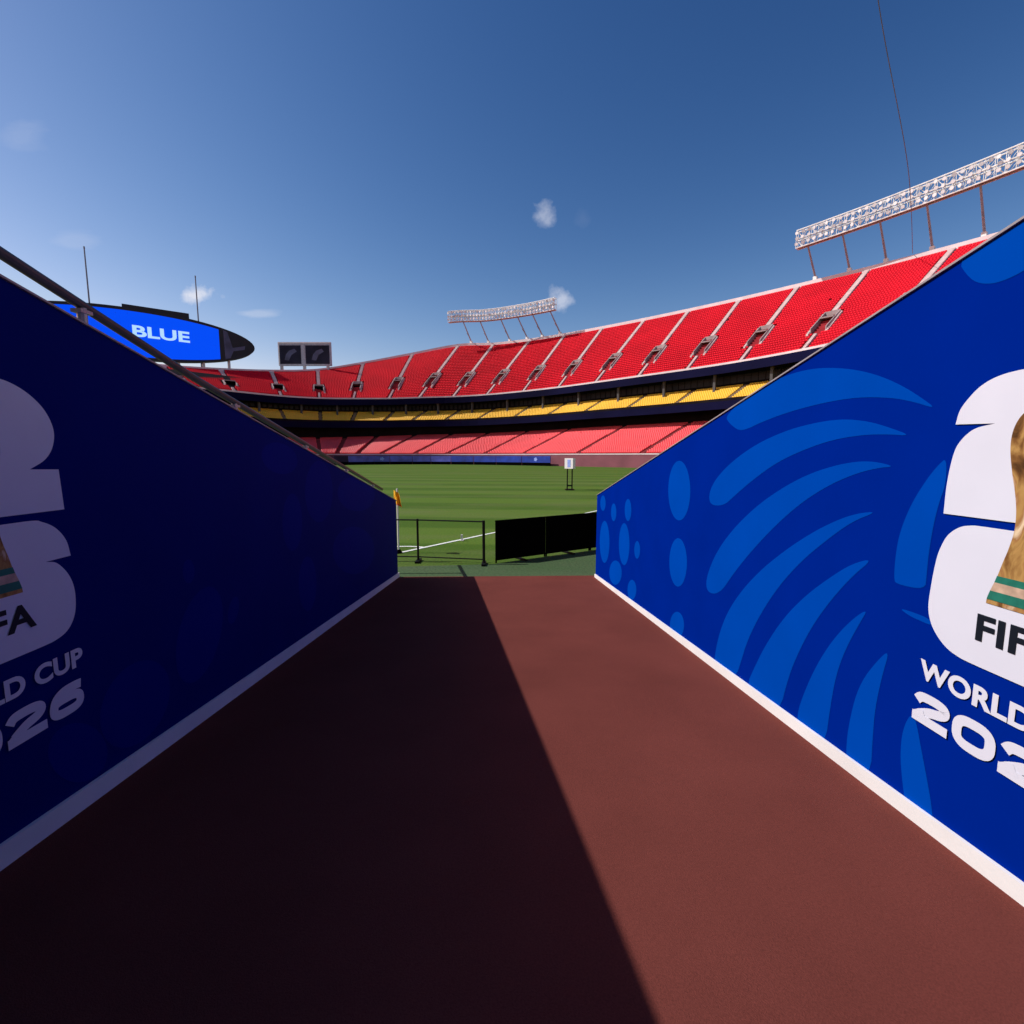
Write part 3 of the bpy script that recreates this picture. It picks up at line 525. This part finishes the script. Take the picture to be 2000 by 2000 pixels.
# vomitories: concrete portal with a dark opening facing the pitch
for i in range(len(ST)):
    n = V(nt_(i)[0]); s = V((n.y, -n.x, 0)); F = V(Ut(i)[0]); B = V(Rt(i)[0]); D = B - F
    p0 = F + D * VOM[0]; p1 = F + D * (VOM[1] + .0); zt_ = p1.z + .75; zb = p0.z - .2
    b = MB(); L = (p1 - p0); L.z = 0; ln = L.length / 2; mid = (p0 + p1) / 2
    for sg in (-1, 1):
        c = V((mid.x, mid.y, 0)) + s * sg * 1.5
        # side wall follows the slope with an upstand
        a0 = V((p0.x, p0.y, 0)) + s * sg * 1.38; a1 = V((p1.x, p1.y, 0)) + s * sg * 1.38; o = s * sg * .2
        b.hexa([a0 + V((0,0,zb-1)), a0 + o + V((0,0,zb-1)), a1 + o + V((0,0,p1.z-1)), a1 + V((0,0,p1.z-1)),
                a0 + V((0,0,p0.z+1.1)), a0 + o + V((0,0,p0.z+1.1)), a1 + o + V((0,0,zt_)), a1 + V((0,0,zt_))], M['vomc'])
    b.box(V((p1.x, p1.y, zt_ - .45)), s * 1.58, n * .12, V((0, 0, .46)), M['vomc'])
    ph = p0 + (p1 - p0) * .55
    b.box(V((ph.x, ph.y, 0)) + n * 1.2 + V((0, 0, (p0.z + 2.5 + p1.z) / 2 + .1)), s * 1.37, n * 1.3, V((0, 0, .14)), M['vomc'])
    v = b.build('vomitory', stand)
    b = MB(); b.box(V((ph.x, ph.y, p0.z + .9)) + n * .6, s * 1.36, n * .5, V((0, 0, 1.5)), M['black']); b.build('doorway', v)
# fascias, soffits, back walls
def band(name, curves, m): b = MB(); b.sweep(curves, m); return b.build(name, stand)
zU = Ut(tt)[:, 2]; zc1 = clubB(tt)[:, 2]; zc0 = clubF(tt)[:, 2]; zl1 = lowB(tt)[:, 2]
band('upper_edge_rail', [at(tt, -.32, zU + .35), at(tt, -.02, zU + .35), at(tt, -.02, zU - .1), at(tt, -.32, zU - .1)], M['parapet'])
band('ribbon_fascia', [at(tt, -.30, zU - .11), at(tt, -.02, zU - .11), at(tt, -.02, zU - 2.1), at(tt, -.36, zU - 2.1)], M['ribbon'])
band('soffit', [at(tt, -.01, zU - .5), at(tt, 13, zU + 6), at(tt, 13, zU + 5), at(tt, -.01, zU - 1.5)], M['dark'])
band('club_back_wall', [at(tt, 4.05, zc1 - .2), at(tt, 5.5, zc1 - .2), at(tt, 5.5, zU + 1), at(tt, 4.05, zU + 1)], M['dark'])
band('club_edge_rail', [at(tt, -5.3, zc0 + .5), at(tt, -5.05, zc0 + .5), at(tt, -5.05, zc0 - .1), at(tt, -5.3, zc0 - .1)], M['dark'])
band('club_fascia', [at(tt, -5.3, zc0 - .11), at(tt, -5.05, zc0 - .11), at(tt, -5.05, zc0 - 1.9), at(tt, -5.3, zc0 - 1.9)], M['ribbon'])
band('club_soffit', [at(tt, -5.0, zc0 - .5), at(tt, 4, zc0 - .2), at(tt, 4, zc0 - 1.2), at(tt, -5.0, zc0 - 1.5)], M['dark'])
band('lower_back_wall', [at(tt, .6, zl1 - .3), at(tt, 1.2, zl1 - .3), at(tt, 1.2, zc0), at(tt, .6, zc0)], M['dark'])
zR = Rt(tt)[:, 2]; R0 = Rt(tt)
def rimoff(o, z): p = Rt(tt) + nt_(tt) * o; p[:, 2] = z; return p
band('rim_parapet', [rimoff(.02, zR - .3), rimoff(.02, zR + 1.15), rimoff(.45, zR + 1.15), rimoff(.45, zR - .3)], M['parapet'])
band('outer_wall', [rimoff(.5, zR * 0 - .3), rimoff(.5, zR - .35), rimoff(1.1, zR - .35), rimoff(1.1, zR * 0 - .3)], M['concrete'])
# suite windows and mullions behind the club seats, columns under the club deck
b = MB()
for t in np.arange(.0, TMAX, .125):
    zz = float(np.interp(t, tt, zc1)); zu = float(np.interp(t, tt, zU)); n = V(nt_(t)[0]); s = V((n.y, -n.x, 0))
    q = V(at(t, 3.98, (zz + .9 + zu - 2) / 2)[0]); wd = 0.75
    b.box(q, s * wd, n * .03, V((0, 0, max(.3, (zu - 2.2 - zz - .9) / 2))), M['glass'])
b.build('suite_glazing', stand, kind='stuff')
for t in np.arange(.5, TMAX, 1.0):
    zz = float(np.interp(t, tt, zc1)); zu = float(np.interp(t, tt, zU)); n = V(nt_(t)[0]); s = V((n.y, -n.x, 0)); q = V(at(t, 1.2, 0)[0])
    b = MB(); b.box(V((q.x, q.y, (zz - 1 + zu - .5) / 2)), s * .3, n * .3, V((0, 0, (zu - .5 - zz + 1) / 2)), M['colm']); b.build('column', stand)
# field wall with padded face
band('field_wall', [at(tt, -21.9, 0 * tt + CZ + .25), at(tt, -21.5, 0 * tt + CZ + .25), at(tt, -21.5, 0 * tt - .1), at(tt, -21.9, 0 * tt - .1)], M['maroon'])
band('wall_coping', [at(tt, -21.98, 0 * tt + CZ + .5), at(tt, -21.45, 0 * tt + CZ + .5), at(tt, -21.45, 0 * tt + CZ + .255), at(tt, -21.98, 0 * tt + CZ + .255)], M['parapet'])

# advertising boards along the far touchline
AB = [(4.55, 'adK'), (5.25, 'adA'), (5.95, 'adA'), (6.6, 'adA'), (7.25, 'adA'), (7.95, 'adA'), (8.6, 'adA'), (9.25, 'adB'), (9.9, 'adB'), (10.6, 'adB'), (11.4, 'adB'), (12.2, None)]
M['adK'] = mat('navy_board', (0.012, 0.012, 0.05), 0.5, 0.3, .5, 0.3)
labs = ['unlit navy board at the left end of the far advertising boards', 'violet blue board, first lit one beside the dark end board', 'violet blue board, second from the dark end board', 'violet blue board with a pale mark in its middle',
        'violet blue board right of the one with the pale mark', 'violet blue board, second right of the one with the pale mark', 'violet blue board touching the deeper blue boards', 'deep blue board touching the violet blue boards',
        'deep blue board, second from the violet blue boards', 'deep blue board, third from the violet blue boards', 'deep blue board with a pale mark behind the white field sign']
for i in range(len(AB) - 1):
    t0, mm = AB[i]; t1 = AB[i + 1][0]
    p = V(at(t0 + .01, -23.6, 0)[0]); q = V(at(t1 - .01, -23.6, 0)[0]); d = (q - p); L = d.length; d.normalize(); n = V((-d.y, d.x, 0)); c = (p + q) / 2
    o = thing('advertising_board', labs[i], 'board', c, 'advertising boards along the far side of the pitch')
    b = MB(); b.box(c + V((0, 0, 1.75)), d * L / 2, n * .12, V((0, 0, .88)), M[mm]); b.build('display_panel', o)
    b = MB(); b.box(c + V((0, 0, .45)), d * L / 2, n * .10, V((0, 0, .42)), M['black']); b.build('base_panel', o)
    for sg in (-1, 1):
        b = MB(); b.box(c + d * sg * L * .35 + n * .5 + V((0, 0, .55)), d * .05, n * .35, V((0, 0, .6)), M['fence']); b.build('back_leg', o)
    if i in (3, 10):
        b = MB(); pts = []
        for k in range(10):
            r = .75 if k % 2 == 0 else .5; pts.append(c - n * .125 + d * (r * math.cos(k * math.pi / 5)) + V((0, 0, 1.75 + .8 * r * math.sin(k * math.pi / 5))))
        b.face(pts, M['adlogo']); b.build('printed_mark', o)

# ------------------------------------------------------------------ floodlight banks
def lamp_mesh():
    b = MB(); b.tube((0, 0, 0), (0, -.38, 0), .20, M['lampb'], 8, .42); b.tube((0, -.381, 0), (0, -.40, 0), .36, M['lampg'], 8)
    return b.mesh('floodlight')
LAMP = lamp_mesh()
def bank(label, t0, t1, posts, inward, zb, hh, nl, rise=0.0):
    o = thing('floodlight_bank', label, 'floodlights', V(Rt((t0 + t1) / 2)[0]), 'floodlight banks above the rim of the stand')
    ts = np.linspace(t0, t1, 40); P = Rt(ts) - nt_(ts) * inward; zq = lambda t: zb + rise * (t - t0) / (t1 - t0); lo = [V((p[0], p[1], p[2] + zq(t))) for p, t in zip(P, ts)]; hi = [p + V((0, 0, hh)) for p in lo]
    nn = [V(x) for x in nt_(ts)]; th = 1.3
    def chord(pts, off):
        b = MB()
        for k in range(len(pts) - 1): b.tube(pts[k] + nn[k] * off, pts[k+1] + nn[k+1] * off, .17, M['truss'], 6)
        b.build('chord', o)
    mid = [(a + c) / 2 for a, c in zip(lo, hi)]
    for pts in (lo, mid, hi):
        for off in (0, th): chord(pts, off)
    b = MB()
    for k in range(0, len(lo) - 1, 1):
        a, c = (lo[k], mid[k+1]) if k % 2 else (mid[k], lo[k+1])
        for w in (0, 1):
            sh = V((0, 0, hh / 2 * w))
            b.tube(a + sh, c + sh, .06, M['truss'], 5); b.tube(a + sh + nn[k]*th, c + sh + nn[k]*th, .06, M['truss'], 5)
        b.tube(lo[k], hi[k], .07, M['truss'], 5); b.tube(lo[k] + nn[k]*th, hi[k] + nn[k]*th, .07, M['truss'], 5)
        for pts in (lo, mid, hi): b.tube(pts[k], pts[k] + nn[k]*th, .05, M['truss'], 5)
    for pts in (lo, hi): b.tube(pts[-1], pts[-1] + nn[-1]*th, .05, M['truss'], 5)
    b.tube(lo[-1], hi[-1], .07, M['truss'], 5); b.tube(lo[-1] + nn[-1]*th, hi[-1] + nn[-1]*th, .07, M['truss'], 5)
    b.build('lattice', o)
    b = MB()
    for k in range(len(lo)-1):
        for z in (0.12,):
            n0 = nn[k]; b.hexa([lo[k]+V((0,0,z)), lo[k+1]+V((0,0,z)), lo[k+1]+nn[k+1]*th+V((0,0,z)), lo[k]+n0*th+V((0,0,z)), lo[k]+V((0,0,z+.06)), lo[k+1]+V((0,0,z+.06)), lo[k+1]+nn[k+1]*th+V((0,0,z+.06)), lo[k]+n0*th+V((0,0,z+.06))], M['steel'])
    b.build('catwalk', o)
    tl = np.linspace(t0 + .02, t1 - .02, nl)
    for row in range(3):
        for t in tl:
            n = V(nt_(t)[0]); p = V((Rt(t) - nt_(t) * (inward + .15))[0]) + V((0, 0, zq(t) + hh * (.22 + .3 * row) + random.uniform(-.06, .06)))
            l = bpy.data.objects.new('floodlight', LAMP); COL.objects.link(l); l.parent = o; l.location = p - o.location
            l.rotation_euler = (math.radians(random.uniform(6, 20)), 0, math.atan2(n.y, n.x) - math.pi / 2 + random.uniform(-.5, .5))
    for t in posts:
        n = V(nt_(t)[0]); s = V((n.y, -n.x, 0)); base = V(Rt(t)[0]) + n * .8; top = V(Rt(t)[0]) - n * (inward - .6) + V((0, 0, zq(t)))
        b = MB(); b.tube(base + V((0, 0, 1.8)), top, .26, M['post'], 8, .2)
        b.tube(base + V((0, 0, 1.5)) + n * 1.2, base + (top - base) * .55, .10, M['post'], 6)
        b.box(base + V((0, 0, .9)), s * .42, n * .55, V((0, 0, 1.15)), M['truss']); b.build('support_post', o)
bank('white floodlight truss on leaning posts above the middle of the far stand', 6.95, 10.0, [7.34, 7.84, 8.44, 8.92, 9.35, 9.85], 7.0, 8.0, 4.0, 34)
bank('long white floodlight truss rising over the right end of the stand', 15.08, 18.9, [15.25, 15.74, 16.22, 16.76, 17.3, 17.85, 18.4], 6.0, 8.0, 4.2, 44, 2.8)

# ------------------------------------------------------------------ oval video board, small board, masts, cable
BC = V((-109.1, 145.8, 37.6)); BA = V((.7856, .6186, 0)).normalized(); BN = V((BA.y, -BA.x, 0)); HL, HH = 31.0, 7.1
vb = thing('video_board', 'huge oval video board with a lit blue screen reading BLUE behind the left stand', 'scoreboard', (BC.x, BC.y, 0))
def bp(q, z, off=0.0): return V((BC.x, BC.y, 0)) + BA * q + BN * off + V((0, 0, z))
def oval(k, kq, n=64): return [(HL * kq * math.cos(2*math.pi*i/n), BC.z + HH * k * math.sin(2*math.pi*i/n)) for i in range(n)]
b = MB(); O = oval(1, 1); fr = [bp(q, z, 1.0) for q, z in O]; bk = [bp(q, z, -1.6) for q, z in O]
b.face(fr, M['casing']); b.face(bk[::-1], M['casing']); b.strip(fr + [fr[0]], bk + [bk[0]], M['casing']); b.build('casing', vb)
qs = np.linspace(-21, 21, 40); top = []; bot = []
for q in qs:
    h = HH * .90 * math.sqrt(1 - (q / (HL * .98)) ** 2); top.append(bp(q, BC.z + h - .2, 1.05)); bot.append(bp(q, BC.z - h, 1.05))
b = MB(); b.strip(bot, top, M['screen']); b.build('screen', vb)
me = text_mesh('BLUE', .03); co = np.array([v.co[:] for v in me.vertices]); mn = co.min(0); mx_ = co.max(0)
for v in me.vertices:
    v.co = bp(-.6 + (v.co.x - mn[0]) / (mx_[0] - mn[0]) * 13.8, 36.8 + (v.co.y - mn[1]) / (mx_[1] - mn[1]) * 3.2, 1.10)
me.materials.clear(); me.materials.append(M['screen_t']); link('lettering', me, vb)
b = MB(); b.face([bp(22.2, 42.0, 1.04), bp(23.4, 41.6, 1.04), bp(24.6, 36.9, 1.04), bp(28.2, 37.9, 1.04), bp(28.0, 36.7, 1.04), bp(24.8, 35.9, 1.04), bp(23.8, 33.6, 1.04), bp(22.4, 33.2, 1.04)], M['panelg']); b.build('end_emblem', vb)
b = MB(); b.box(bp(5.5, 44.9, -.6), BA * 8.0, BN * 1.0, V((0, 0, .75)), M['casing']); b.build('roof_box', vb)
for q in (-22, -14, -6, 2, 10, 16.5, 23.5):
    b = MB(); b.tube(bp(q, 0, -.4), bp(q, BC.z - HH * math.sqrt(1 - (q / HL)**2) + .5, -.4), .42, M['steel'], 10); b.build('support_post', vb)
sb = thing('score_panel', 'small dark two-part board on posts above the left end of the stand', 'scoreboard', (-76, 184, 0))
b = MB(); b.box((-76, 184.2, 39.8), (9.6, 0, 0), (0, .5, 0), (0, 0, 4.2), M['post']); b.build('casing', sb)
for x0, x1 in ((-85.1, -77.3), (-75.6, -66.9)):
    b = MB(); b.box(((x0+x1)/2, 183.66, 39.5), ((x1-x0)/2, 0, 0), (0, .03, 0), (0, 0, 3.3), M['navyp']); b.build('display_panel', sb)
    b = MB(); xc = (x0+x1)/2; b.face([(xc-2.2, 183.6, 37.6), (xc-.6, 183.6, 37.4), (xc+.4, 183.6, 39.4), (xc+2.4, 183.6, 40.6), (xc+1.6, 183.6, 41.6), (xc-.4, 183.6, 40.9), (xc-1.6, 183.6, 39.6)], M['panelg']); b.build('printed_mark', sb)
b = MB()
b.box((-76, 183.62, 43.75), (9.6, 0, 0), (0, .06, 0), (0, 0, .22), M['truss']); b.box((-85.4, 183.62, 39.6), (.2, 0, 0), (0, .06, 0), (0, 0, 3.9), M['truss'])
b.box((-76.45, 183.62, 39.4), (.6, 0, 0), (0, .06, 0), (0, 0, 3.9), M['post']); b.build('frame', sb)
for x in (-84.8, -76.4, -67.8):
    b = MB(); b.box((x, 184.2, 17.8), (.45, 0, 0), (0, .4, 0), (0, 0, 17.8), M['steel']); b.build('support_post', sb)
for x, y, z0, z1, lab in ((-122.9, 147.5, 0, 61.9, 'tall thin grey mast rising behind the left half of the video board'), (-101.5, 163.5, 0, 59.5, 'thin grey mast in front of a small cloud behind the video board')):
    o = thing('mast', lab, 'mast', (x, y, z0), 'masts behind the video board')
    b = MB(); b.tube((x, y, z0), (x, y, z1), .34, M['mast'], 8, .16); b.build('pole', o)
    b = MB(); b.tube((x, y, z1), (x, y, z1 + .5), .2, M['mast'], 8, .2); b.build('finial', o)
# overhead camera cable
b = MB(); pts = [V(p) for p in catmull([(12.5, 24.0, 39.4), (30.39, 45, 40.31), (57.0, 75.0, 42.92), (90.6, 116.0, 48.2)], 14)]
for i in range(len(pts) - 1): b.tube(pts[i], pts[i+1], .025 + .035 * i / 42, M['mast'], 5)
tag(b.build('overhead_cable'), 'thin dark cable hanging across the sky above the right floodlight truss', 'cable')

# ------------------------------------------------------------------ by the pitch
def line(p, q, w, name='boundary_line', label=None):
    d = (q - p).normalized(); n = V((-d.y, d.x, 0)) * w / 2; z = V((0, 0, .006)); b = MB()
    b.hexa([p-n, q-n, q+n, p+n, p-n+z, q-n+z, q+n+z, p+n+z], M['line']); return b.build(name, kind='structure')
line(FLAG, FLAG + FD * 110, .12); line(FLAG + V((-.1, .05, 0)), FLAG - FN * 68 , .12)
b = MB(); arc = []
for i in range(13):
    th = math.radians(i * 7.5); d = FD * math.cos(th) - FN * math.sin(th); arc.append(d)
b.strip([FLAG + d * .94 + V((0, 0, .005)) for d in arc], [FLAG + d * 1.06 + V((0, 0, .005)) for d in arc], M['line']); b.build('corner_arc', kind='structure')
cf = thing('corner_flag', 'yellow corner flag on a white pole beside the end of the left tunnel wall', 'flag', FLAG)
b = MB(); b.tube(FLAG, FLAG + V((0, 0, 1.82)), .024, M['white'], 10); b.build('pole', cf)
b = MB(); b.tube(FLAG + V((0, 0, 0)), FLAG + V((0, 0, .10)), .11, M['black'], 12, .05); b.build('base', cf)
b = MB(); nx, nzv = 8, 6; G = [[FLAG + V((.02 + .26 * i / nx * (1 - .15 * j / nzv), .06 * math.sin(i * 1.1 + j * .3) - .02 * i, 1.42 + .36 * j / nzv - .12 * (i / nx) ** 1.5)) for i in range(nx + 1)] for j in range(nzv + 1)]
G = [[p - V((.03 + .10, 0, 0)) for p in row] for row in G]
for j in range(nzv): b.strip(G[j], G[j+1], M['flag'])
b.build('flag_cloth', cf)
b = MB(); b.strip([p + V((0, -.004, 0)) for p in G[0]], [p + V((0, -.004, .05)) for p in G[0]], M['orange']); b.build('flag_hem', cf)

gt = thing('barrier_fence', 'open black metal barrier with two posts beside the solid black panel', 'fence', (-1.9, 12.3, 0))
P0, P1, P2 = V((-3.35, 12.45, 0)), V((-2.43, 12.38, 0)), V((-.71, 12.05, 0))
for p in (P0, P1, P2):
    b = MB(); b.tube(p, p + V((0, 0, 1.12)), .028 if p is not P2 else .036, M['fence'], 10); b.build('post', gt)
    b = MB(); b.box(p + V((0, 0, .025)), (.05, 0, 0), (0, .22, 0), (0, 0, .025), M['fence']); b.build('foot', gt)
for a, c in ((P0, P1), (P1, P2)):
    b = MB(); b.tube(a + V((0, 0, 1.09)), c + V((0, 0, 1.09)), .018, M['fence'], 8); b.build('top_rail', gt)
    b = MB(); b.tube(a + V((0, 0, .13)), c + V((0, 0, .13)), .016, M['fence'], 8); b.build('bottom_rail', gt)
pb = thing('covered_barrier', 'solid black covered barrier in front of the right tunnel wall end', 'barrier', (1.1, 13.2, 0))
Q0, Q1 = V((-.43, 12.22, 0)), V((3.6, 14.76, 0)); d = (Q1 - Q0).normalized(); n = V((-d.y, d.x, 0)); Lp = (Q1 - Q0).length; K = 3
for k in range(K):
    a = Q0 + d * (Lp * k / K + .008); c = Q0 + d * (Lp * (k + 1) / K - .008); m_ = (a + c) / 2
    b = MB(); b.box(m_ + V((0, 0, .57)), d * ((c - a).length / 2 - .02), n * .012, V((0, 0, .49)), M['black']); b.build('covering', pb)
    b = MB()
    for p in (a + d*.02, c - d*.02): b.tube(p + V((0, 0, .0)), p + V((0, 0, 1.09)), .022, M['black'], 8)
    b.tube(a + V((0, 0, 1.08)), c + V((0, 0, 1.08)), .02, M['black'], 8); b.tube(a + V((0, 0, .08)), c + V((0, 0, .08)), .02, M['black'], 8); b.build('frame', pb)
    b = MB(); b.box(m_ + V((0, 0, .02)), d * .04, n * .25, V((0, 0, .02)), M['fence']); b.build('foot', pb)
sg_ = thing('field_sign', 'white box sign on two thin black legs standing out on the pitch', 'sign', (4.6, 38.9, 0))
b = MB(); b.box((4.62, 38.9, 2.12), (.30, -.24, 0), (.12, .15, 0), (0, 0, .41), M['white']); b.build('sign_box', sg_)
b = MB(); b.box((4.52, 38.74, 2.12), (.11, -.088, 0), (.01, .0125, 0), (0, 0, .30), M['adlogo']); b.build('sign_face', sg_)
for x in (4.42, 4.80):
    b = MB(); b.tube((x, 38.9, .02), (x, 38.9, 1.75), .05, M['fence'], 8); b.build('leg', sg_)
b = MB(); b.box((4.61, 38.9, .35), (.22, 0, 0), (0, .05, 0), (0, 0, .05), M['fence']); b.build('crossbar', sg_)
b = MB(); b.box((4.61, 38.9, .04), (.34, 0, 0), (0, .4, 0), (0, 0, .04), M['fence']); b.build('base_plate', sg_)
b = MB(); b.box((-1.62, 15.5, .10), (.03, 0, 0), (0, .03, 0), (0, 0, .10), M['white']); b.box((-1.62, 15.5, .012), (.06, 0, 0), (0, .06, 0), (0, 0, .012), M['white'])
tag(b.build('marker_peg'), 'small white peg on the turf between the barrier posts by the white line', 'marker')
